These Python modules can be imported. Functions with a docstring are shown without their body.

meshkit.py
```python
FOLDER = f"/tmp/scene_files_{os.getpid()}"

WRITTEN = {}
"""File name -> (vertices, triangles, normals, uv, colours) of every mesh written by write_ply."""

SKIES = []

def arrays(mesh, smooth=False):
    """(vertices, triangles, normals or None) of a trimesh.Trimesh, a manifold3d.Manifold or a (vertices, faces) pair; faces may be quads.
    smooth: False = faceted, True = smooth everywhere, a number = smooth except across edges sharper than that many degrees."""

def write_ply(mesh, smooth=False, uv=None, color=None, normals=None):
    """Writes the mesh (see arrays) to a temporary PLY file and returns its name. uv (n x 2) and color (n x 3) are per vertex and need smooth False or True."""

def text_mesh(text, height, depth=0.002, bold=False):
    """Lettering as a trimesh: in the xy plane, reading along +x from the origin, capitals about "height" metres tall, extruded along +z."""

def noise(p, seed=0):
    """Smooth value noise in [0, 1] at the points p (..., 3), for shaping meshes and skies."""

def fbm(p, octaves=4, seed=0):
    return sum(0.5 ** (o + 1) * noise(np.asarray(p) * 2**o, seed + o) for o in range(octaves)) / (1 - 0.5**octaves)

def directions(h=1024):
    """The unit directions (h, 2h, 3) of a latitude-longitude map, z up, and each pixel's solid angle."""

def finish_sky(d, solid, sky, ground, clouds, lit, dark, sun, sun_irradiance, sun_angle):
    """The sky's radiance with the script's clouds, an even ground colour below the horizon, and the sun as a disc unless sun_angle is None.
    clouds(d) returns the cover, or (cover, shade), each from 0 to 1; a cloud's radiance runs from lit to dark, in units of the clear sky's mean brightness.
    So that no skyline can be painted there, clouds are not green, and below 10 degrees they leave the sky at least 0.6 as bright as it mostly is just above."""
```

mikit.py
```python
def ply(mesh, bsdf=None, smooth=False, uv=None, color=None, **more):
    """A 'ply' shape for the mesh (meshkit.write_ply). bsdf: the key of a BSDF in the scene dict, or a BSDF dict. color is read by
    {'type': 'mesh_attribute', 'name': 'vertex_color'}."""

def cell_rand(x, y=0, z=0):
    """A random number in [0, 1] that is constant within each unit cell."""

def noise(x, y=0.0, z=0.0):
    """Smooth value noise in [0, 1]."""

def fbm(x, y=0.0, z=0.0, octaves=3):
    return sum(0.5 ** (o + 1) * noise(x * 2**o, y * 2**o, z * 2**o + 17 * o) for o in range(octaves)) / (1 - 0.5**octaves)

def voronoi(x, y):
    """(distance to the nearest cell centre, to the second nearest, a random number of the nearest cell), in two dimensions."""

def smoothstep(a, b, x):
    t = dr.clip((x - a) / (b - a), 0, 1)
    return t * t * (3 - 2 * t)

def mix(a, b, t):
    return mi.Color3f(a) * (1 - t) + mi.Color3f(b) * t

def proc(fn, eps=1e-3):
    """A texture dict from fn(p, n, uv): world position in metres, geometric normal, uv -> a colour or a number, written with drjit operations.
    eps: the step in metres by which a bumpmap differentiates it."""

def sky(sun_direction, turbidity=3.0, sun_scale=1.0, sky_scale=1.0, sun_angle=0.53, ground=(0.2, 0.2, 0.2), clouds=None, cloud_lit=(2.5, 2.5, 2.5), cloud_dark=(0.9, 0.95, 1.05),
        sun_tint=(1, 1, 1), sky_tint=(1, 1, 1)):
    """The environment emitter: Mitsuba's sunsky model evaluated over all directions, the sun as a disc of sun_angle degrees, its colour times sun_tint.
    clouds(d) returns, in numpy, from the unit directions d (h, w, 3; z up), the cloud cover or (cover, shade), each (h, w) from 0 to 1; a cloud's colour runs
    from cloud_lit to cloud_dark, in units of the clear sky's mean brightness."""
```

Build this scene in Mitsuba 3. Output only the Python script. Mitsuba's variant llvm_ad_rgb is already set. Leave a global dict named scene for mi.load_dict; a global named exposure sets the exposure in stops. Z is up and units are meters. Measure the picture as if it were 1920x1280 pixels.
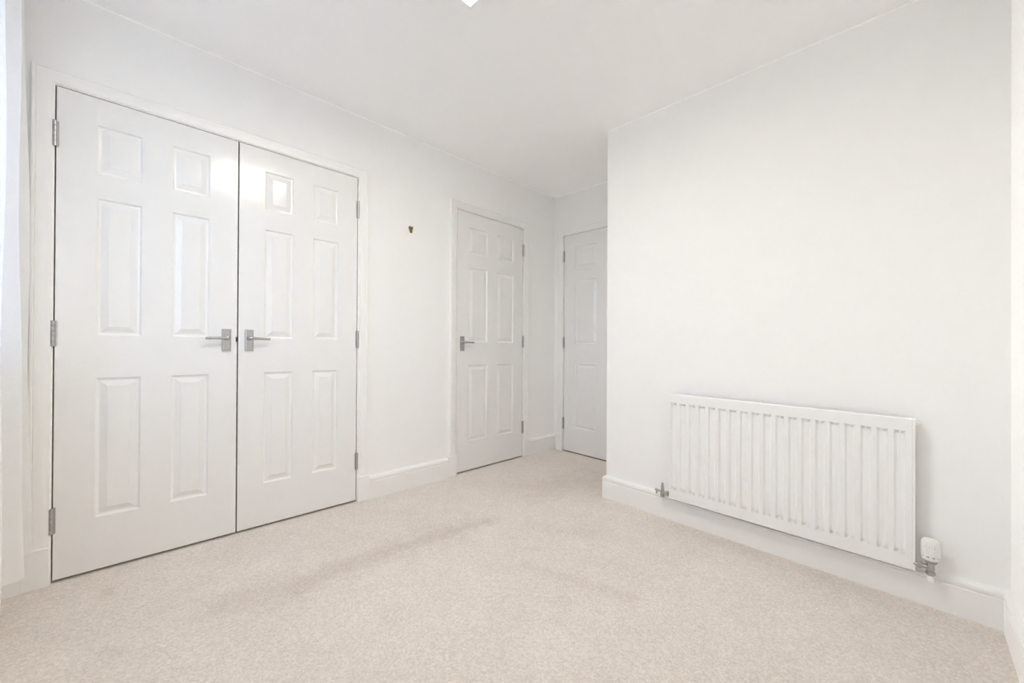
import math
import numpy as np
import trimesh
import mitsuba as mi
import drjit as dr
import mikit
from shapely.geometry import Polygon, box as sbox
from shapely.ops import unary_union

# ------------------------------------------------------------------ camera, sky, exposure
T = mi.ScalarTransform4f
F_PX, YAW, PITCH, ROLL = 741.15, 0.7970, 0.0051, 0.0166
EYE = np.array([2.4040, 0.1964, 0.9899])
fwd = np.array([-math.sin(YAW) * math.cos(PITCH), math.cos(YAW) * math.cos(PITCH), math.sin(PITCH)])
r0 = np.cross(fwd, [0, 0, 1]); r0 /= np.linalg.norm(r0)
u0 = np.cross(r0, fwd)
up = -math.sin(ROLL) * r0 + math.cos(ROLL) * u0

scene, labels = {}, {}
scene['camera'] = {'type': 'perspective', 'fov': math.degrees(2 * math.atan(960 / F_PX)), 'fov_axis': 'x', 'near_clip': 0.02, 'far_clip': 200.0,
                   'to_world': T().look_at(origin=EYE.tolist(), target=(EYE + fwd).tolist(), up=up.tolist())}
exposure = -0.29
SUN = np.array([-0.86, -0.40, 0.33]); SUN /= np.linalg.norm(SUN)
SUN_RADIANCE = (20.0, 20.0, 20.0)
SKY_SCALE, SKY_TINT = 29.0, (0.82, 1.0, 1.44)
scene['sky'] = mikit.sky(SUN, turbidity=4.0, sun_scale=0.0, sun_angle=None, sky_scale=SKY_SCALE, sky_tint=SKY_TINT, ground=(0.35, 0.35, 0.35))
scene['sun'] = {'type': 'directional', 'direction': (-SUN).tolist(), 'irradiance': {'type': 'rgb', 'value': list(SUN_RADIANCE)}}
LAMP_RADIANCE = (26.0, 24.6, 21.6)

# ------------------------------------------------------------------ room measures
H = 2.3854
YF = 3.1262          # wall of the alcove with the entrance door
YR = 2.4481          # radiator wall
XR0 = 0.9987         # its left corner
XR = 2.6454           # right wall
YN = -0.20           # window wall
DOOR_Z0, DOOR_Z1 = 0.012, 1.993
LEAN = (-0.00706, -0.00906)   # the old house is a little out of plumb: metres per metre of height

# ------------------------------------------------------------------ materials
def rgb(*c): return {'type': 'rgb', 'value': list(c)}
def paint_fn(c, a):
    def fn(p, n, uv):
        t = mikit.fbm(p.x * 1.3 + p.z * 0.4, p.y * 1.3, p.z * 1.3, octaves=3)
        f = mikit.noise(p.x * 160, p.y * 160, p.z * 160)
        return mi.Color3f(*c) * (1 + a * (t - 0.5) + 0.006 * (f - 0.5))
    return fn
scene['wall_paint'] = {'type': 'twosided', 'bsdf': {'type': 'principled', 'base_color': mikit.proc(paint_fn((0.925, 0.924, 0.918), 0.010)), 'roughness': 0.75, 'specular': 0.25}}
scene['cut_in_paint'] = {'type': 'twosided', 'bsdf': {'type': 'diffuse', 'reflectance': rgb(0.985, 0.985, 0.98)}}
scene['ceiling_paint'] = {'type': 'twosided', 'bsdf': {'type': 'principled', 'base_color': mikit.proc(paint_fn((0.94, 0.937, 0.93), 0.010)), 'roughness': 0.85, 'specular': 0.2}}
def grain_fn(p, n, uv):
    h = p.x + p.y
    w = mikit.noise(h * 14, p.z * 1.6)
    return mikit.noise(h * 420 + w * 18, p.z * 9) * 0.6 + mikit.noise(h * 900 + w * 25, p.z * 22) * 0.4
def wave_fn(p, n, uv):
    h = p.x + p.y
    return grain_fn(p, n, uv) * 0.016 + mikit.fbm(h * 7, p.z * 5, octaves=2) * 0.9
scene['door_paint'] = {'type': 'twosided', 'bsdf': {'type': 'bumpmap', 'arbitrary': mikit.proc(wave_fn, eps=8e-4), 'scale': 0.0008,
                       'bsdf': {'type': 'principled', 'base_color': rgb(0.905, 0.903, 0.895), 'roughness': 0.17, 'specular': 0.5}}}
scene['trim_paint'] = {'type': 'twosided', 'bsdf': {'type': 'principled', 'base_color': rgb(0.93, 0.927, 0.918), 'roughness': 0.28, 'specular': 0.5}}
scene['enamel'] = {'type': 'twosided', 'bsdf': {'type': 'principled', 'base_color': rgb(0.92, 0.92, 0.92), 'roughness': 0.22, 'specular': 0.5}}
scene['white_plastic'] = {'type': 'twosided', 'bsdf': {'type': 'principled', 'base_color': rgb(0.87, 0.87, 0.86), 'roughness': 0.3, 'specular': 0.5}}
scene['dark_slot'] = {'type': 'twosided', 'bsdf': {'type': 'principled', 'base_color': rgb(0.02, 0.02, 0.022), 'roughness': 0.5}}
scene['grey_plastic'] = {'type': 'twosided', 'bsdf': {'type': 'principled', 'base_color': rgb(0.36, 0.35, 0.38), 'roughness': 0.4}}
scene['chrome'] = {'type': 'twosided', 'bsdf': {'type': 'principled', 'base_color': rgb(0.50, 0.50, 0.51), 'metallic': 1.0, 'roughness': 0.18}}
scene['satin_steel'] = {'type': 'twosided', 'bsdf': {'type': 'principled', 'base_color': rgb(0.50, 0.49, 0.485), 'metallic': 1.0, 'roughness': 0.34}}
scene['brass'] = {'type': 'twosided', 'bsdf': {'type': 'principled', 'base_color': rgb(0.30, 0.235, 0.11), 'metallic': 1.0, 'roughness': 0.3}}
scene['upvc'] = {'type': 'twosided', 'bsdf': {'type': 'principled', 'base_color': rgb(0.85, 0.85, 0.85), 'roughness': 0.25}}
scene['pane_glass'] = {'type': 'thindielectric', 'int_ior': 1.5}
def cloth_fn(p, n, uv):
    h = mikit.noise(uv.x * 60, uv.y * 900) * 0.6 + mikit.noise(uv.x * 900, uv.y * 700) * 0.4
    return mi.Color3f(0.95, 0.945, 0.93) * (0.975 + 0.05 * (h - 0.5))
scene['curtain_cloth'] = {'type': 'principledthin', 'base_color': mikit.proc(cloth_fn), 'roughness': 0.8, 'diff_trans': 0.55, 'spec_trans': 0.0}

SMEAR = [((0.60, 0.46), (0.67, 0.75), 0.05, 0.5), ((0.67, 0.72), (0.66, 1.08), 0.045, 0.9), ((0.66, 1.08), (0.70, 1.43), 0.05, 1.0), ((0.69, 1.36), (0.745, 1.66), 0.032, 0.9),
         ((0.60, 2.25), (0.80, 2.75), 0.12, 0.55), ((0.80, 2.75), (0.95, 2.95), 0.10, 0.4), ((1.20, 1.50), (1.62, 1.62), 0.02, 0.45), ((1.05, 1.86), (1.22, 1.95), 0.04, 0.4),
         ((0.62, 0.17), (0.66, 0.19), 0.012, 0.6), ((0.19, 0.16), (0.24, 0.165), 0.014, 0.5)]
def carpet_fn(p, n, uv):
    tuft = mikit.noise(p.x * 270 + p.y * 60, p.y * 270 - p.x * 60) * 0.5 + mikit.noise(p.x * 560 - p.y * 200 + 7, p.y * 560 + p.x * 200) * 0.5
    fleck = mikit.noise(p.x * 150 - p.y * 70 + 31, p.y * 150 + p.x * 70 + 11)
    patch = mikit.fbm(p.x * 5, p.y * 5, octaves=4)
    blotch = mikit.fbm(p.x * 16 + 9, p.y * 16 + 3, octaves=3)
    c = mi.Color3f(0.680, 0.624, 0.578) * (0.84 + 0.32 * tuft) * (0.91 + 0.18 * fleck) * (0.96 + 0.08 * patch) * (0.97 + 0.06 * blotch)
    s = mi.Float(0)
    for (ax, ay), (bx, by), w, k in SMEAR:
        dx, dy = bx - ax, by - ay
        t = dr.clip(((p.x - ax) * dx + (p.y - ay) * dy) / (dx * dx + dy * dy), 0, 1)
        d = dr.sqrt(dr.square(p.x - ax - t * dx) + dr.square(p.y - ay - t * dy)) + (mikit.fbm(p.x * 22, p.y * 22 + 5, octaves=3) - 0.5) * w * 2.6
        s = dr.maximum(s, 0.9 * k * (1 - mikit.smoothstep(-0.6 * w, 3.0 * w, d)))
    return c * mikit.mix((1, 1, 1), (0.84, 0.80, 0.775), s)
def carpet_bump(p, n, uv):
    return mikit.noise(p.x * 190, p.y * 190) * 0.6 + mikit.noise(p.x * 380 + 3, p.y * 380 + 8) * 0.4
scene['carpet'] = {'type': 'twosided', 'bsdf': {'type': 'bumpmap', 'arbitrary': mikit.proc(carpet_bump, eps=8e-4), 'scale': 0.005,
                   'bsdf': {'type': 'principled', 'base_color': mikit.proc(carpet_fn), 'roughness': 1.0, 'specular': 0.1, 'sheen': 0.3}}}

# ------------------------------------------------------------------ helpers
used = {}
def numbered(base):
    k = used.get(base, 0); used[base] = k + 1
    return base if k == 0 else f'{base}_{k:03d}'
def put(name, mesh, mat, smooth=False, parent=None, **more):
    key = numbered(f'{parent}__{name}' if parent else name)
    mesh = mesh.copy(); v = np.array(mesh.vertices)
    v[:, 0] += LEAN[0] * v[:, 2]; v[:, 1] += LEAN[1] * v[:, 2]
    scene[key] = mikit.ply(trimesh.Trimesh(v, mesh.faces, process=False), mat, smooth=smooth, **more)
    return key
def lab(key, label, category=None, kind=None, group=None):
    d = {'label': label}
    if category: d['category'] = category
    if kind: d['kind'] = kind
    if group: d['group'] = group
    labels[key] = d
    return key
def struct(name, mesh, mat, label, smooth=False):
    key = put(name, mesh, mat, smooth)
    return lab(key, label, kind='structure')

def cbox(a, b, c=0.0):
    """Box from corner a to corner b, edges chamfered by c."""
    a, b = np.minimum(a, b).astype(float), np.maximum(a, b).astype(float)
    if c <= 0:
        m = trimesh.creation.box(extents=b - a); m.apply_translation((a + b) / 2); return m
    pts = []
    for k in range(3):
        lo, hi = a + c, b - c
        lo[k], hi[k] = a[k], b[k]
        pts += [[(lo, hi)[i][0], (lo, hi)[j][1], (lo, hi)[l][2]] for i in (0, 1) for j in (0, 1) for l in (0, 1)]
    return trimesh.convex.convex_hull(np.array(pts))
def cat(*ms): return trimesh.util.concatenate(list(ms))
def earcut(poly):
    v, f = trimesh.creation.triangulate_polygon(poly, engine='earcut')
    return np.array(v), np.array(f)
def extrude(poly, depth): return trimesh.creation.extrude_polygon(poly, depth, engine='earcut')
def remap(mesh, M):
    """Applies the 4x4 matrix M; keeps faces outward if M mirrors."""
    m = mesh.copy(); v = np.c_[m.vertices, np.ones(len(m.vertices))] @ np.asarray(M, float).T
    f = m.faces[:, ::-1] if np.linalg.det(np.asarray(M)[:3, :3]) < 0 else m.faces
    return trimesh.Trimesh(v[:, :3], f, process=False)
def lathe(profile, n=32):
    """profile of (radius, z); closed at both ends on the axis."""
    return trimesh.creation.revolve(np.array(profile, float), sections=n)
def along(mesh, p, d):
    """Moves a z-axis mesh so that its origin is p and its axis d."""
    m = mesh.copy(); m.apply_transform(trimesh.geometry.align_vectors([0, 0, 1], d)); m.apply_translation(p); return m
def tube(pts, r, n=16):
    return trimesh.creation.sweep_polygon(Polygon([(r * math.cos(t), r * math.sin(t)) for t in np.arange(n) * 2 * math.pi / n]), np.array(pts, float), engine='earcut')
def bend(pts, rad, n=6):
    """Polyline with rounded corners."""
    pts = [np.array(p, float) for p in pts]; out = [pts[0]]
    for a, b, c in zip(pts, pts[1:], pts[2:]):
        d1, d2 = (a - b) / np.linalg.norm(a - b), (c - b) / np.linalg.norm(c - b)
        for t in np.linspace(0, 1, n):
            out.append((1 - t) ** 2 * (b + d1 * rad) + 2 * t * (1 - t) * b + t ** 2 * (b + d2 * rad))
    return np.array(out + [pts[-1]])
def sweep2d(path, profile, side=1, closed=False):
    """Sweeps a profile of (offset from the path, third coordinate) along a 2D path with mitred corners; gives points (a, b, third)."""
    P = np.array(path, float); prof = np.array(profile, float); n = len(P); rings = []
    for i in range(n):
        d1 = P[i] - P[i - 1] if i > 0 else P[1] - P[0]
        d2 = P[i + 1] - P[i] if i < n - 1 else P[-1] - P[-2]
        d1, d2 = d1 / np.linalg.norm(d1), d2 / np.linalg.norm(d2)
        n1, n2 = side * np.array([-d1[1], d1[0]]), side * np.array([-d2[1], d2[0]])
        m = n1 + n2; m /= m @ n1
        rings.append([(*(P[i] + m * o), h) for o, h in prof])
    V = np.array(rings).reshape(-1, 3); k = len(prof); F = []
    for i in range(n - 1):
        for j in range(k):
            a, b, c, d = i * k + j, i * k + (j + 1) % k, (i + 1) * k + (j + 1) % k, (i + 1) * k + j
            F += [[a, b, c], [a, c, d]]
    pv, pf = earcut(Polygon(prof))
    idx = [int(np.argmin(np.abs(prof - q).sum(1))) for q in pv]
    for f in pf:
        F.append([idx[i] for i in f][::-1]); F.append([(n - 1) * k + idx[i] for i in f])
    m = trimesh.Trimesh(V, F, process=False); m.fix_normals(); return m

# local frames: (u along the wall, w out of the wall, z up)
LEFT = np.array([[0, 1, 0, 0], [1, 0, 0, 0], [0, 0, 1, 0], [0, 0, 0, 1.0]])            # x = w, y = u
ALC = np.array([[1, 0, 0, 0], [0, -1, 0, YF], [0, 0, 1, 0], [0, 0, 0, 1.0]])           # x = u, y = YF - w
ABZ = np.array([[1, 0, 0, 0], [0, 0, 1, 0], [0, 1, 0, 0], [0, 0, 0, 1.0]])             # (a, b, third) -> u = a, z = b, w = third
def plate(poly, w0, w1):
    """A polygon in (u, z) as a plate from depth w0 to w1 (local frame)."""
    m = extrude(poly, w1 - w0); m.apply_translation([0, 0, w0]); return remap(m, ABZ)

# ------------------------------------------------------------------ the room
struct('floor', cbox((-0.16, YN - 0.25, -0.08), (XR + 0.2, YF + 0.2, 0.0)), 'carpet', 'beige fitted carpet with a long brownish smear across the middle')
struct('ceiling', cbox((-0.16, YN - 0.25, H), (XR + 0.2, YF + 0.2, H + 0.1)), 'ceiling_paint', 'plain white painted ceiling')

def hole(u0, u1): return sbox(u0 - 0.030, -1, u1 + 0.030, DOOR_Z1 + 0.030)
D1, D2, D3 = (0.0, 0.6105), (0.6135, 1.2242), (1.9790, 2.6915)
D4 = (0.1140, 0.1140 + 0.838)
left_face = sbox(YN - 0.25, 0, YF, H).difference(unary_union([hole(0.0, 1.2242), hole(*D3)]))
struct('wall_left', remap(cat(plate(left_face, -0.10, 0.0), plate(sbox(YN - 0.25, 0, YF + 0.2, H), -0.16, -0.10)), LEFT), 'wall_paint', 'white wall with the wardrobe doors, brass hook and narrow cupboard door')
alc_face = sbox(-0.10, 0, XR0, H).difference(hole(*D4))
struct('wall_alcove', remap(cat(plate(alc_face, -0.10, 0.0), plate(sbox(-0.16, 0, XR0, H), -0.16, -0.10)), ALC), 'wall_paint', 'short white end wall above and around the half hidden door')
def rounded_corner(x0, y0, x1, y1, r=0.004):
    return Polygon([(x0, y0 + r), (x0 + r * 0.3, y0 + r * 0.3), (x0 + r, y0), (x1, y0), (x1, y1), (x0, y1)])
struct('wall_back', extrude(rounded_corner(XR0, YR, XR + 0.16, YF + 0.16), H), 'wall_paint', 'plain white wall behind the radiator')
struct('wall_right', cbox((XR, YN - 0.25, 0), (XR + 0.16, YR, H)), 'wall_paint', 'sliver of plain white wall at the right edge')
WX0, WX1, WZ0, WZ1 = 0.26, 1.70, 0.92, 2.16
front_face = sbox(0, 0, XR, H).difference(sbox(WX0, WZ0, WX1, WZ1))
FRONT = np.array([[1, 0, 0, 0], [0, 1, 0, YN], [0, 0, 1, 0], [0, 0, 0, 1.0]])
struct('wall_front', remap(plate(front_face, -0.25, 0.0), FRONT), 'wall_paint', 'white window wall beside the camera')

# window behind the camera: frame, casement, panes, sill
win = 'window_1'
wy = YN - 0.16
def frame_ring(x0, x1, z0, z1, w, y0, y1): return remap(plate(sbox(x0, z0, x1, z1).difference(sbox(x0 + w, z0 + w, x1 - w, z1 - w)), y0, y1), np.array([[1, 0, 0, 0], [0, 1, 0, 0], [0, 0, 1, 0], [0, 0, 0, 1.0]]))
lab(put('frame', frame_ring(WX0, WX1, WZ0, WZ1, 0.05, wy - 0.06, wy), 'upvc', parent=win), 'white window frame', kind='structure')
xm = (WX0 + WX1) / 2
put('mullion', cbox((xm - 0.035, wy - 0.06, WZ0 + 0.05), (xm + 0.035, wy, WZ1 - 0.05), 0.004), 'upvc', parent=win)
for a, b in ((WX0 + 0.05, xm - 0.035), (xm + 0.035, WX1 - 0.05)):
    put('pane', trimesh.Trimesh([[a, wy - 0.03, WZ0 + 0.05], [b, wy - 0.03, WZ0 + 0.05], [b, wy - 0.03, WZ1 - 0.05], [a, wy - 0.03, WZ1 - 0.05]], [[0, 1, 2], [0, 2, 3]], process=False), 'pane_glass', parent=win)
put('sill', cbox((WX0 - 0.03, wy, WZ0 - 0.022), (WX1 + 0.03, YN + 0.025, WZ0 + 0.003), 0.004), 'trim_paint', parent=win)
labels[win] = {'label': 'white framed window in the wall beside the camera', 'kind': 'structure'}

# skirting boards: torus profile with a groove
SK = [(0, 0), (0.018, 0), (0.018, 0.106), (0.0165, 0.1085), (0.0145, 0.1095), (0.0145, 0.1115), (0.0165, 0.113), (0.0178, 0.117), (0.0182, 0.122), (0.0175, 0.128), (0.0150, 0.134), (0.0105, 0.139), (0.006, 0.142), (0, 0.1435)]
AR = 0.0785                 # outer edge of an architrave from the door's edge
def skirting(name, path, side, label): struct(name, sweep2d(path, SK, side), 'trim_paint', label, smooth=35)
skirting('baseboard_left', [(0, YN), (0, D1[0] - AR)], -1, 'white skirting board below the curtain')
skirting('baseboard_left', [(0, D2[1] + AR), (0, D3[0] - AR)], -1, 'white skirting board below the brass hook')
skirting('baseboard_left', [(0, D3[1] + AR), (0, YF)], -1, 'short white skirting board between the cupboard door and the corner')
skirting('baseboard_back', [(XR0, YF - 0.02), (XR0, YR), (XR, YR)], -1, 'white skirting board under the radiator, turning the corner')
skirting('baseboard_right', [(XR, YR), (XR, YN)], -1, 'white skirting board at the bottom right corner')

# the ceiling's brighter paint is cut in a few millimetres down the walls
BEAD = [(0, H), (0.0012, H), (0.0012, H - 0.010), (0, H - 0.010)]
struct('trim_4', sweep2d([(0, YN), (0, YF), (XR0 - 0.001, YF)], BEAD, -1), 'cut_in_paint', 'thin bright line of paint under the ceiling above the doors')
struct('trim_5', sweep2d([(XR0, YF - 0.02), (XR0, YR), (XR, YR), (XR, YN)], BEAD, -1), 'cut_in_paint', 'thin bright line of paint under the ceiling above the radiator wall')

# architraves, plinth blocks and linings
ARC = [(0.006, 0.0), (0.006, 0.007), (0.0075, 0.0088), (0.012, 0.0092), (0.018, 0.0094), (0.021, 0.0112), (0.026, 0.0125), (0.040, 0.0145), (0.050, 0.0155), (0.0515, 0.0137), (0.0530, 0.0135), (0.0545, 0.0158), (0.059, 0.0165), (0.0625, 0.0150), (0.0632, 0.0125), (0.0632, 0.0)]
def architrave(n, u0, u1, M, label, plinths=(True, True), cut=None):
    key = f'trim_{n}'
    zb = 0.150
    m = sweep2d([(u0, zb), (u0, DOOR_Z1), (u1, DOOR_Z1), (u1, zb)], ARC, 1)
    if cut is not None:
        m.vertices[:, 0] = np.minimum(m.vertices[:, 0], cut)
    put('architrave', remap(remap(m, ABZ), M), 'trim_paint', smooth=35, parent=key)
    for on, a, b in ((plinths[0], u0 - AR, u0 - 0.005), (plinths[1], u1 + 0.005, u1 + AR)):
        if on: put('plinth_block', remap(cbox((a, 0.0, 0.0), (min(b, cut or 9), 0.020, 0.154), 0.002), M), 'trim_paint', parent=key)
    g = 0.003
    jamb = sbox(u0 - 0.030, 0, u1 + 0.030, DOOR_Z1 + 0.030).difference(sbox(u0 - g, -1, u1 + g, DOOR_Z1 + g))
    put('lining', remap(plate(jamb, -0.10, 0.0), M), 'trim_paint', parent=key)
    stop = sbox(u0 - g, 0, u1 + g, DOOR_Z1 + g).difference(sbox(u0 + 0.012, -1, u1 - 0.012, DOOR_Z1 - 0.012))
    put('door_stop', remap(plate(stop, -0.052, -0.040), M), 'trim_paint', parent=key)
    labels[key] = {'label': label, 'kind': 'structure'}
architrave(1, D1[0], D2[1], LEFT, 'white moulded door surround of the double wardrobe doors')
architrave(2, *D3, LEFT, 'white moulded door surround of the narrow cupboard door')
architrave(3, *D4, ALC, 'white moulded door surround of the half hidden door in the alcove', plinths=(True, True), cut=XR0 - 0.001)

# ------------------------------------------------------------------ six panel doors
ROWS = ((0.230, 0.816), (0.996, 1.573), (1.677, 1.881))
PROF = [(0.0, 0.0), (0.0012, -0.0016), (0.0034, -0.0055), (0.0062, -0.0086), (0.0088, -0.0098), (0.0125, -0.0102), (0.0140, -0.0098), (0.0200, -0.0074), (0.0300, -0.0036), (0.0352, -0.0018), (0.0360, -0.0004), (0.0380, -0.0001)]
def panel_mesh(a, b, z0, z1):
    loops = []
    for o, d in PROF:
        loops.append([(a + o, d, z0 + o), (b - o, d, z0 + o), (b - o, d, z1 - o), (a + o, d, z1 - o)])
    back = [(a, -0.02, z0), (b, -0.02, z0), (b, -0.02, z1), (a, -0.02, z1)]
    V = np.array([back] + loops).reshape(-1, 3); F = []
    for i in range(len(loops)):
        for j in range(4):
            p, q, r, s = i * 4 + j, i * 4 + (j + 1) % 4, (i + 1) * 4 + (j + 1) % 4, (i + 1) * 4 + j
            F += [[p, q, r], [p, r, s]]
    e = len(loops) * 4
    F += [[e, e + 1, e + 2], [e, e + 2, e + 3], [0, 2, 1], [0, 3, 2]]
    m = trimesh.Trimesh(V, F, process=False); m.fix_normals(); return m
def door(n, u0, u1, M, label, hinge_u, handle=None, stile=0.115, mull=0.102):
    key = f'door_{n}'
    g = 0.0015
    pw = (u1 - u0 - 2 * stile - mull) / 2
    cols = ((u0 + stile, u0 + stile + pw), (u1 - stile - pw, u1 - stile))
    holes = unary_union([sbox(a, z0, b, z1) for a, b in cols for z0, z1 in ROWS])
    slab = plate(sbox(u0 + g, DOOR_Z0, u1 - g, DOOR_Z1).difference(holes), -0.037, -0.001)
    put('slab', remap(slab, M), 'door_paint', parent=key)
    for z0, z1 in ROWS[::-1]:
        for a, b in cols:
            m = panel_mesh(a, b, z0, z1); m.apply_translation([0, -0.001, 0])
            put('panel', remap(m, M), 'door_paint', smooth=20, parent=key)
    labels[key] = {'label': label, 'kind': 'structure'}
    sgn = 1 if hinge_u > (u0 + u1) / 2 else -1
    for zc in ((1.800, 1.000, 0.251) if n < 3 else (1.806, 1.007, 0.261)):
        h = put('hinge', remap(hinge_leaf(hinge_u, sgn, zc), M), 'satin_steel', parent=key)
        labels[h] = {'label': 'steel butt hinge'}
        for k in range(5):
            zk = zc - 0.0515 + k * 0.0206
            r = 0.0072
            kn = lathe([(0, zk), (r * 0.88, zk), (r, zk + 0.0008), (r, zk + 0.0194), (r * 0.88, zk + 0.0202), (0, zk + 0.0202)], 18)
            kn.apply_translation([hinge_u + sgn * 0.0015, 0.0055, 0])
            put('knuckle', remap(kn, M), 'satin_steel', smooth=40, parent=h)
    if handle: lever_handle(key, M, *handle)
def hinge_leaf(u, s, zc):
    a = cbox((u - s * 0.010, -0.0002, zc - 0.0515), (u - s * 0.0005, 0.0012, zc + 0.0515), 0.0003)
    b = cbox((u + s * 0.0035, -0.0006, zc - 0.0515), (u + s * 0.0115, 0.0012, zc + 0.0515), 0.0003)
    return cat(a, b)
def lever_handle(key, M, u, s, z=0.983):
    """s: the direction along u in which the lever points."""
    h = f'{key}__handle'
    zl = z + 0.0115
    rr = sbox(u - 0.0195, z - 0.056, u + 0.0195, z + 0.056)
    base = plate(rr.buffer(-0.003).buffer(0.003), -0.0012, 0.0035)
    raised = remap(cbox((u - 0.0155, 0.003, z - 0.0505), (u + 0.0155, 0.0065, z + 0.0505), 0.0022), np.eye(4))
    put('backplate', remap(cat(base, raised), M), 'chrome', smooth=15, parent=h)
    for du in (-0.0108, 0.0108):
        for dz in (-0.0455, 0.0455):
            sc = along(lathe([(0, 0), (0.0030, 0), (0.0030, 0.0006), (0.0022, 0.0014), (0, 0.0017)], 16), [u + du, 0.0060, z + dz], [0, 1, 0])
            put('screw', remap(sc, M), 'chrome', smooth=40, parent=h)
    rose = along(lathe([(0, 0), (0.0125, 0), (0.0125, 0.004), (0.0115, 0.0055), (0.0095, 0.007), (0.0085, 0.016), (0.0085, 0.034), (0.0078, 0.0375), (0, 0.039)], 28), [u, 0.004, zl], [0, 1, 0])
    put('spindle', remap(rose, M), 'chrome', smooth=40, parent=h)
    prof = [(0, -0.0100), (0.0055, -0.0095), (0.0085, -0.006), (0.0095, 0.0), (0.0088, 0.008), (0.0072, 0.020), (0.0064, 0.040), (0.0058, 0.060), (0.0055, 0.0655), (0.0072, 0.0665), (0.0076, 0.069), (0.0070, 0.0715), (0.0060, 0.073), (0.0068, 0.077), (0.0070, 0.081), (0.0058, 0.086), (0.0030, 0.0885), (0, 0.089)]
    lev = along(lathe(prof, 28), [u, 0.036, zl], [s, 0, -0.035])
    put('lever', remap(lev, M), 'chrome', smooth=40, parent=h)
    labels[h] = {'label': 'chrome lever handle on a rectangular backplate'}

door(1, *D1, LEFT, 'left white six panel wardrobe door, next to the curtain', D1[0] - 0.0015, handle=(0.5653, -1))
door(2, *D2, LEFT, 'right white six panel door of the wardrobe pair', D2[1] + 0.0015, handle=(0.6612, 1))
door(3, *D3, LEFT, 'narrow white six panel cupboard door with one lever handle', D3[1] + 0.0015, handle=(2.0320, 1))
door(4, *D4, ALC, 'white six panel door in the alcove, half hidden by the radiator wall', D4[0] - 0.0015, stile=0.119, mull=0.12)
k = put('latch', remap(cat(cbox((0.6045, -0.004, 0.975), (0.6112, 0.0015, 1.000), 0.001), along(lathe([(0, 0), (0.005, 0), (0.0045, 0.002), (0, 0.003)], 14), [0.608, 0.0, 0.9875], [0, 1, 0])), LEFT), 'dark_slot', parent='door_1')
labels[k] = {'label': 'small black catch at the meeting edge'}
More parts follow.
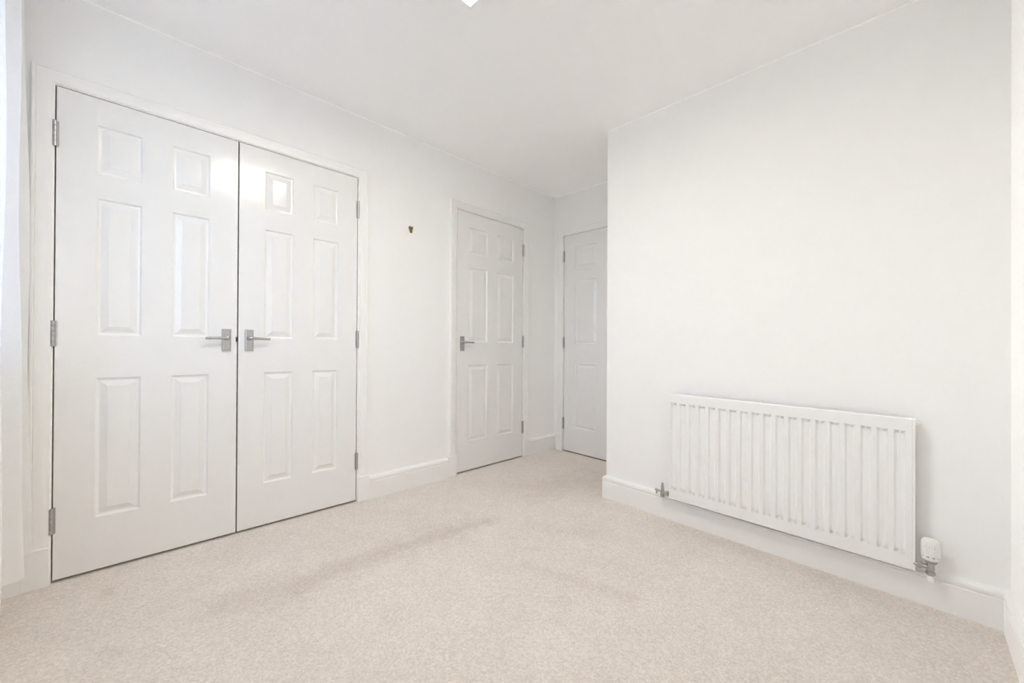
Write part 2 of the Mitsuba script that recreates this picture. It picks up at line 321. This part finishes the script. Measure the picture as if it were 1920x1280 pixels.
put('strike_plate', remap(cbox((D3[0] - 0.0065, -0.002, 0.968), (D3[0] - 0.0028, 0.0008, 1.012), 0.0004), LEFT), 'trim_paint', parent='trim_2')

# ------------------------------------------------------------------ radiator
rad = 'radiator'
RX0, RX1, RZ0, RZ1 = 1.4460, 2.4010, 0.1415, 0.7245
RY = 2.377                      # plane of its front sheet
RAD = np.array([[1, 0, 0, 0], [0, -1, 0, RY], [0, 0, 1, 0], [0, 0, 0, 1.0]])
FX = 1.4713 + np.arange(19) * (2.3654 - 1.4713) / 18
FZ0, FZ1, FW = 0.196, 0.677, 0.0168
def chan(x, g=0.0): return sbox(x - FW - g, FZ0 - g, x + FW + g, FZ1 + g)
sheet = sbox(RX0 + 0.0015, RZ0 + 0.004, RX1 - 0.0015, RZ1 - 0.004).difference(unary_union([chan(x) for x in FX]))
lip_top = sweep2d([(0.0, 0.0), (1.0, 0.0)], [(0, 0), (0.004, 0), (0.0036, 0.0016), (0.0026, 0.003), (0.0012, 0.0038), (0, 0.004)], 1)
front = plate(sheet, -0.0012, 0.0)
def edge_bar(z, sgn):
    # rolled edge along the top or bottom of the sheet
    pr = [(0.0, 0.0)] + [(-0.004 + 0.004 * math.cos(t), sgn * 0.004 * math.sin(t)) for t in np.linspace(0, math.pi / 2, 7)] + [(-0.010, sgn * 0.004), (-0.010, sgn * 0.0028), (-0.004, sgn * 0.0026), (-0.0012, 0.0)]
    L, V, Fc = [RX0 + 0.0015, RX1 - 0.0015], [], []
    for x in L: V += [(x, w, z + h) for w, h in pr]
    n = len(pr)
    for j in range(n):
        a, b, c, d = j, (j + 1) % n, n + (j + 1) % n, n + j
        Fc += [[a, b, c], [a, c, d]]
    m = trimesh.Trimesh(V, Fc, process=False); m.fix_normals(); return m
put('front_panel', remap(cat(front, edge_bar(RZ1 - 0.004, 1), edge_bar(RZ0 + 0.004, -1)), RAD), 'enamel', smooth=30, parent=rad)
labels[rad + '__front_panel'] = {'label': 'white enamelled front sheet'}
def channel(x):
    pr = [(0.0, 0.0), (0.0012, -0.0009), (0.0028, -0.0040), (0.0050, -0.0096), (0.0064, -0.0116), (0.0080, -0.0124)]
    ez = [(0.0, 0.0), (0.0018, -0.0010), (0.0050, -0.0034), (0.0100, -0.0070), (0.0130, -0.0085), (0.0160, -0.0090)]
    V, Fc = [], []
    for (o, d), (oz, _) in zip(pr, ez):
        V += [(x - FW + o, d, FZ0 + oz), (x + FW - o, d, FZ0 + oz), (x + FW - o, d, FZ1 - oz), (x - FW + o, d, FZ1 - oz)]
    for i in range(len(pr) - 1):
        for j in range(4):
            p, q, r, s = i * 4 + j, i * 4 + (j + 1) % 4, (i + 1) * 4 + (j + 1) % 4, (i + 1) * 4 + j
            Fc += [[p, q, r], [p, r, s]]
    e = (len(pr) - 1) * 4
    Fc += [[e, e + 1, e + 2], [e, e + 2, e + 3]]
    m = trimesh.Trimesh(V, Fc, process=False)
    if m.face_normals[-1][1] < 0: m.invert()
    return m
for x in FX: put('flute', remap(channel(x), RAD), 'enamel', smooth=40, parent=rad)
put('back_sheet', remap(cbox((RX0 + 0.004, -0.0145, RZ0 + 0.012), (RX1 - 0.004, -0.0135, RZ1 - 0.012)), RAD), 'enamel', parent=rad)
for a, b in ((RX0 - 0.0005, RX0 + 0.0012), (RX1 - 0.0012, RX1 + 0.0078)):
    put('side_panel', remap(cbox((a, -0.046, RZ0 + 0.002), (b, -0.0015 if b < 2 else -0.0008, RZ1 - 0.002), 0.0006), RAD), 'enamel', parent=rad)
gr = sbox(RX0 + 0.003, -0.046, RX1 - 0.003, -0.011)
slots = unary_union([sbox(x, y, x + 0.034, y + 0.006) for x in np.arange(RX0 + 0.02, RX1 - 0.05, 0.042) for y in (-0.042, -0.0325, -0.023)])
g_ = extrude(gr.difference(slots), 0.0012); g_.apply_translation([0, 0, RZ1 - 0.0035])
put('top_grille', remap(g_, RAD), 'enamel', parent=rad)
fin_x = np.arange(RX0 + 0.02, RX1 - 0.02, 0.012)
put('convector_fins', remap(cat(*[cbox((x, -0.042, RZ0 + 0.05), (x + 0.0006, -0.0150, RZ1 - 0.05)) for x in fin_x]), RAD), 'enamel', parent=rad)
labels[rad + '__convector_fins'] = {'kind': 'stuff', 'label': 'thin convector fins behind the front sheet'}
for x in (RX0 + 0.16, RX1 - 0.16):
    put('bracket', remap(cat(cbox((x - 0.02, -0.0705, RZ0 + 0.06), (x + 0.02, -0.068, RZ1 - 0.05), 0.001), cbox((x - 0.004, -0.069, RZ1 - 0.09), (x + 0.004, -0.042, RZ1 - 0.07)), cbox((x - 0.004, -0.069, RZ0 + 0.07), (x + 0.004, -0.042, RZ0 + 0.09))), RAD), 'enamel', parent=rad)
hexa = [(0.009 * math.cos(t), 0.009 * math.sin(t)) for t in np.arange(6) * math.pi / 3]
vent = cat(along(extrude(Polygon(hexa), 0.010), [RX1 + 0.006, -0.024, 0.7050], [1, 0, 0]), along(lathe([(0, 0), (0.0045, 0), (0.0045, 0.007), (0.003, 0.009), (0, 0.009)], 16), [RX1 + 0.016, -0.024, 0.7050], [1, 0, 0]))
put('vent_plug', remap(vent, RAD), 'white_plastic', smooth=30, parent=rad)

# thermostatic valve, right
tv = rad + '__thermostatic_valve'
VX, VW = 2.4488, -0.008
def hexnut(r, h, p, d):
    return along(extrude(Polygon([(r * math.cos(t), r * math.sin(t)) for t in np.arange(6) * math.pi / 3]).buffer(-0.0008).buffer(0.0008), h), p, d)
head = lathe([(0, 0.200), (0.0200, 0.200), (0.0225, 0.2022), (0.0238, 0.207), (0.0248, 0.219), (0.0248, 0.244), (0.0242, 0.266), (0.0228, 0.2725), (0.0195, 0.276), (0.010, 0.2775), (0, 0.278)], 48)
ribs = []
for t in np.arange(12) * math.pi / 6:
    rb = cbox((0.0230, -0.0028, 0.213), (0.0256, 0.0028, 0.268), 0.0011); rb.apply_transform(trimesh.transformations.rotation_matrix(t, [0, 0, 1])); ribs.append(rb)
head_m = cat(head, *ribs); head_m.apply_translation([VX, VW, 0])
put('head', remap(head_m, RAD), 'white_plastic', smooth=30, parent=tv)
slots_m = []
for t in np.radians([100, 62, 25, 140]):
    s_ = cbox((0.0236, -0.0032, 0.2145), (0.0252, 0.0032, 0.2168), 0.0002); s_.apply_transform(trimesh.transformations.rotation_matrix(t + 0.13, [0, 0, 1])); s_.apply_translation([VX, VW, 0]); slots_m.append(s_)
for s_ in slots_m: labels[put('slot', remap(s_, RAD), 'dark_slot', parent=tv)] = {'label': 'dark slot in the white valve head'}
for t in np.radians([95, 125, 65]):
    s_ = along(lathe([(0, 0), (0.0019, 0), (0.0019, 0.0006), (0, 0.0008)], 12), [VX + 0.0245 * math.cos(t), VW + 0.0245 * math.sin(t), 0.252], [math.cos(t), math.sin(t), 0])
    put('marker_dot', remap(s_, RAD), 'grey_plastic', parent=tv)
col = lathe([(0, 0.188), (0.0145, 0.188), (0.0165, 0.190), (0.0205, 0.1985), (0.0210, 0.2005), (0, 0.2005)], 36); col.apply_translation([VX, VW, 0])
put('collar', remap(col, RAD), 'grey_plastic', smooth=35, parent=tv)
body = cat(lathe([(0, 0.152), (0.0085, 0.152), (0.0105, 0.156), (0.0115, 0.164), (0.0118, 0.176), (0.0100, 0.1825), (0.0125, 0.184), (0.0125, 0.1885), (0, 0.1885)], 28))
body.apply_translation([VX, VW, 0])
arm = along(lathe([(0, 0), (0.0085, 0), (0.0080, 0.012), (0.0072, 0.020), (0, 0.020)], 24), [VX - 0.008, VW, 0.171], [-1, 0, 0])
put('body', remap(cat(body, arm), RAD), 'satin_steel', smooth=35, parent=tv)
put('union_nut', remap(cat(hexnut(0.0138, 0.013, [VX - 0.022, VW, 0.171], [-1, 0, 0])), RAD), 'chrome', parent=tv)
put('tail', remap(along(lathe([(0, 0), (0.0085, 0), (0.0085, 0.012), (0, 0.012)], 20), [VX - 0.033, VW, 0.171], [-1, 0, 0]), RAD), 'satin_steel', smooth=35, parent=tv)
put('base_nut', remap(hexnut(0.0135, 0.011, [VX, VW, 0.144], [0, 0, 1]), RAD), 'satin_steel', parent=tv)
labels[tv] = {'label': 'white thermostatic valve with a grey metal body'}
# lockshield valve, left
lv = rad + '__lockshield_valve'
LX = 1.4060
lb = lathe([(0, 0.148), (0.0085, 0.148), (0.0105, 0.153), (0.0110, 0.165), (0.0100, 0.172), (0.0078, 0.176), (0.0078, 0.190), (0.0060, 0.2120), (0.0045, 0.2165), (0, 0.2165)], 24); lb.apply_translation([LX, VW, 0])
put('body', remap(cat(lb, along(lathe([(0, 0), (0.0085, 0), (0.0078, 0.030), (0, 0.030)], 20), [LX, VW, 0.163], [1, 0, 0])), RAD), 'satin_steel', smooth=35, parent=lv)
put('base_nut', remap(hexnut(0.0135, 0.012, [LX, VW, 0.139], [0, 0, 1]), RAD), 'satin_steel', parent=lv)
put('union_nut', remap(hexnut(0.0135, 0.012, [LX + 0.022, VW, 0.163], [1, 0, 0]), RAD), 'satin_steel', parent=lv)
cock = cat(along(lathe([(0, 0), (0.0065, 0), (0.0065, 0.012), (0.0048, 0.014), (0.0048, 0.026), (0.0062, 0.027), (0.0062, 0.034), (0, 0.034)], 18), [LX - 0.008, VW, 0.166], [-1, 0, 0.12]),
           along(lathe([(0, 0), (0.0042, 0), (0.0042, 0.016), (0.0034, 0.019), (0, 0.019)], 16), [LX - 0.030, VW, 0.166], [-0.25, 0.2, -1]))
put('drain_cock', remap(cock, RAD), 'satin_steel', smooth=35, parent=lv)
labels[lv] = {'label': 'grey metal lockshield valve with a drain cock'}
# white painted pipes along the top of the skirting
PW = -0.040
pr_ = bend([(VX, VW, 0.146), (VX, VW, 0.124), (VX, PW, 0.124), (1.93, PW, 0.121)], 0.012)
pl_ = bend([(LX, VW, 0.141), (LX, VW, 0.122), (LX, PW, 0.122), (1.92, PW, 0.121)], 0.012)
for p_ in (pr_, pl_): labels[put('pipe', remap(tube(p_, 0.0075), RAD), 'enamel', smooth=40, parent=rad)] = {'label': 'white painted feed pipe'}
elbow = lathe([(0, 0.118), (0.0095, 0.118), (0.0100, 0.120), (0.0100, 0.138), (0.0092, 0.141), (0, 0.141)], 24); elbow.apply_translation([VX, VW, 0])
put('elbow', remap(elbow, RAD), 'enamel', smooth=35, parent=rad)
labels[rad] = {'label': 'white ribbed panel radiator low on the plain back wall', 'category': 'radiator'}

# ------------------------------------------------------------------ brass picture hook on the left wall
hk = 'picture_hook'
hu, hz = 1.5896, 1.7535
HKM = LEFT
pl = Polygon([(hu - 0.017, hz + 0.0135), (hu - 0.0165, hz + 0.0185), (hu + 0.0165, hz + 0.0185), (hu + 0.017, hz + 0.0135), (hu + 0.0068, hz - 0.012), (hu + 0.0062, hz - 0.018), (hu - 0.0062, hz - 0.018), (hu - 0.0068, hz - 0.012)])
put('plate', remap(plate(pl, 0.0, 0.0014), HKM), 'brass', parent=hk)
for du in (-0.0115, 0.0, 0.0115):
    lug = cbox((hu + du - 0.0045, 0.001, hz + 0.0035), (hu + du + 0.0045, 0.0065, hz + 0.0125), 0.0015)
    put('pin_guide', remap(lug, HKM), 'brass', parent=hk)
    pin = along(lathe([(0, 0), (0.0013, 0), (0.0013, 0.014), (0.0040, 0.0142), (0.0044, 0.0158), (0.0030, 0.0178), (0, 0.0185)], 16), [hu + du, 0.0045, hz + 0.004], [0, 0.45, 1])
    put('pin', remap(pin, HKM), 'brass', smooth=35, parent=hk)
ang = np.linspace(math.pi, 2 * math.pi, 10)
hp = [(0.0012, hz - 0.014)] + [(0.0070 + 0.0058 * math.cos(t), hz - 0.0165 + 0.0058 * math.sin(t)) for t in ang] + [(0.0132, hz - 0.006)]
hp = np.array(hp); nrm = np.gradient(hp, axis=0); nrm = np.c_[-nrm[:, 1], nrm[:, 0]]; nrm /= np.linalg.norm(nrm, axis=1, keepdims=True)
strip = Polygon(np.vstack([hp + nrm * 0.0007, (hp - nrm * 0.0007)[::-1]])).buffer(0)
st = extrude(strip, 0.0122); st.apply_translation([0, 0, -0.0061])
put('hook', remap(remap(st, np.array([[0, 0, 1, hu], [1, 0, 0, 0], [0, 1, 0, 0], [0, 0, 0, 1.0]])), HKM), 'brass', smooth=30, parent=hk)
labels[hk] = {'label': 'small brass picture hook on the wall left of the narrow cupboard door', 'category': 'hook'}

# ------------------------------------------------------------------ ceiling light
cl = 'ceiling_light'
hs = 0.25
cx, cy, zb = 1.1616 + 0.016 + hs, 1.1517 + 0.021 - hs, 2.310
put('base', cbox((cx - 0.12, cy - 0.12, H - 0.022), (cx + 0.12, cy + 0.12, H), 0.002), 'chrome', parent=cl)
rim = sbox(cx - hs, cy - hs, cx + hs, cy + hs).difference(sbox(cx - hs + 0.006, cy - hs + 0.006, cx + hs - 0.006, cy + hs - 0.006))
shade_mesh = extrude(rim, H - 0.020 - zb); shade_mesh.apply_translation([0, 0, zb])
put('shade', cat(shade_mesh, cbox((cx - hs, cy - hs, H - 0.024), (cx + hs, cy + hs, H - 0.020))), 'white_plastic', parent=cl)
dv = [(cx - hs + 0.0062, cy - hs + 0.0062, zb + 0.001), (cx + hs - 0.0062, cy - hs + 0.0062, zb + 0.001), (cx + hs - 0.0062, cy + hs - 0.0062, zb + 0.001), (cx - hs + 0.0062, cy + hs - 0.0062, zb + 0.001)]
key = put('diffuser', trimesh.Trimesh(dv, [[0, 2, 1], [0, 3, 2]], process=False), 'white_plastic', parent=cl)
scene[key]['emitter'] = {'type': 'area', 'radiance': rgb(*LAMP_RADIANCE)}
labels[cl] = {'label': 'square white glass light fitting lit on the ceiling', 'category': 'ceiling light'}

# ------------------------------------------------------------------ curtain by the left edge
def curtain(name, xs, z0, z1, peaks, label):
    n, k = len(xs), 60
    zs = np.linspace(z0, z1, k)
    V, UV, Fc = [], [], []
    for i, x in enumerate(xs):
        for j, z in enumerate(zs):
            V.append((*peaks(i, x, z), z)); UV.append((i * 0.004, z))
    for i in range(n - 1):
        for j in range(k - 1):
            a = i * k + j
            Fc += [[a, a + k, a + k + 1], [a, a + k + 1, a + 1]]
    key = put(name, trimesh.Trimesh(V, Fc, process=False), 'curtain_cloth', smooth=True, parent=None, uv=np.array(UV))
    return key
XS = np.linspace(0.0, 1.0, 420)
PL = [(0.0, -0.145), (0.055, -0.056), (0.165, -0.140), (0.455, -0.050), (0.585, -0.150)] + [(0.585 + 0.13 * (k + 1), (-0.06, -0.15)[k % 2]) for k in range(2)]
def fold(i, t, z):
    low = np.clip((1.0 - z) / 0.83, 0, 1) ** 1.5
    q = t * PL[-1][0]
    x = 0.035 + 0.56 * q + max(q - 0.585, 0) * 0.4
    ph = [list(p) for p in PL]
    ph[1][1] += 0.0145 * low - 0.012 * max(z - 1, 0)
    ph[3][1] += 0.0135 * low - 0.008 * max(z - 1, 0)
    ts, ys = [p[0] for p in ph], [p[1] for p in ph]
    k = min(max(int(np.searchsorted(ts, q, side='right')) - 1, 0), len(ts) - 2)
    s = (q - ts[k]) / (ts[k + 1] - ts[k]); s = 0.5 - 0.5 * math.cos(math.pi * s)
    y = ys[k] + (ys[k + 1] - ys[k]) * s
    y += 0.004 * math.sin(z * 5 + q * 9) * (1 - low)
    x += 0.006 * math.sin(z * 3.1 + q * 14)
    return x, y
kc = curtain('curtain', XS, 0.168, 2.27, fold, '')
lab(kc, 'white translucent curtain hanging in folds at the left edge', 'curtain')
def fold_right(i, t, z):  # unseen second curtain, added and spread to leave the sun a narrow gap
    return 1.10 + 0.70 * t + 0.006 * math.sin(z * 3 + t * 11), -0.105 - 0.042 * math.cos(t * 2 * math.pi * 7.5) + 0.004 * math.sin(z * 5 + t * 9)
kc = curtain('curtain', np.linspace(0, 1, 240), 0.168, 2.27, fold_right, '')
lab(kc, 'unseen white translucent curtain on the other side of the window, added to narrow the sunlight', 'curtain')

# the pole that both curtains hang from, above the frame
cp = 'curtain_pole'
put('pole', along(lathe([(0, 0), (0.012, 0), (0.012, 1.86), (0, 1.86)], 20), [0.02, -0.100, 2.285], [1, 0, 0]), 'white_plastic', smooth=40, parent=cp)
for x in (0.03, 0.95, 1.86):
    put('bracket', cbox((x - 0.008, YN, 2.277), (x + 0.008, -0.088, 2.293), 0.002), 'white_plastic', parent=cp)
labels[cp] = {'label': 'plain white curtain pole on the window wall, carrying both curtains', 'category': 'curtain pole'}
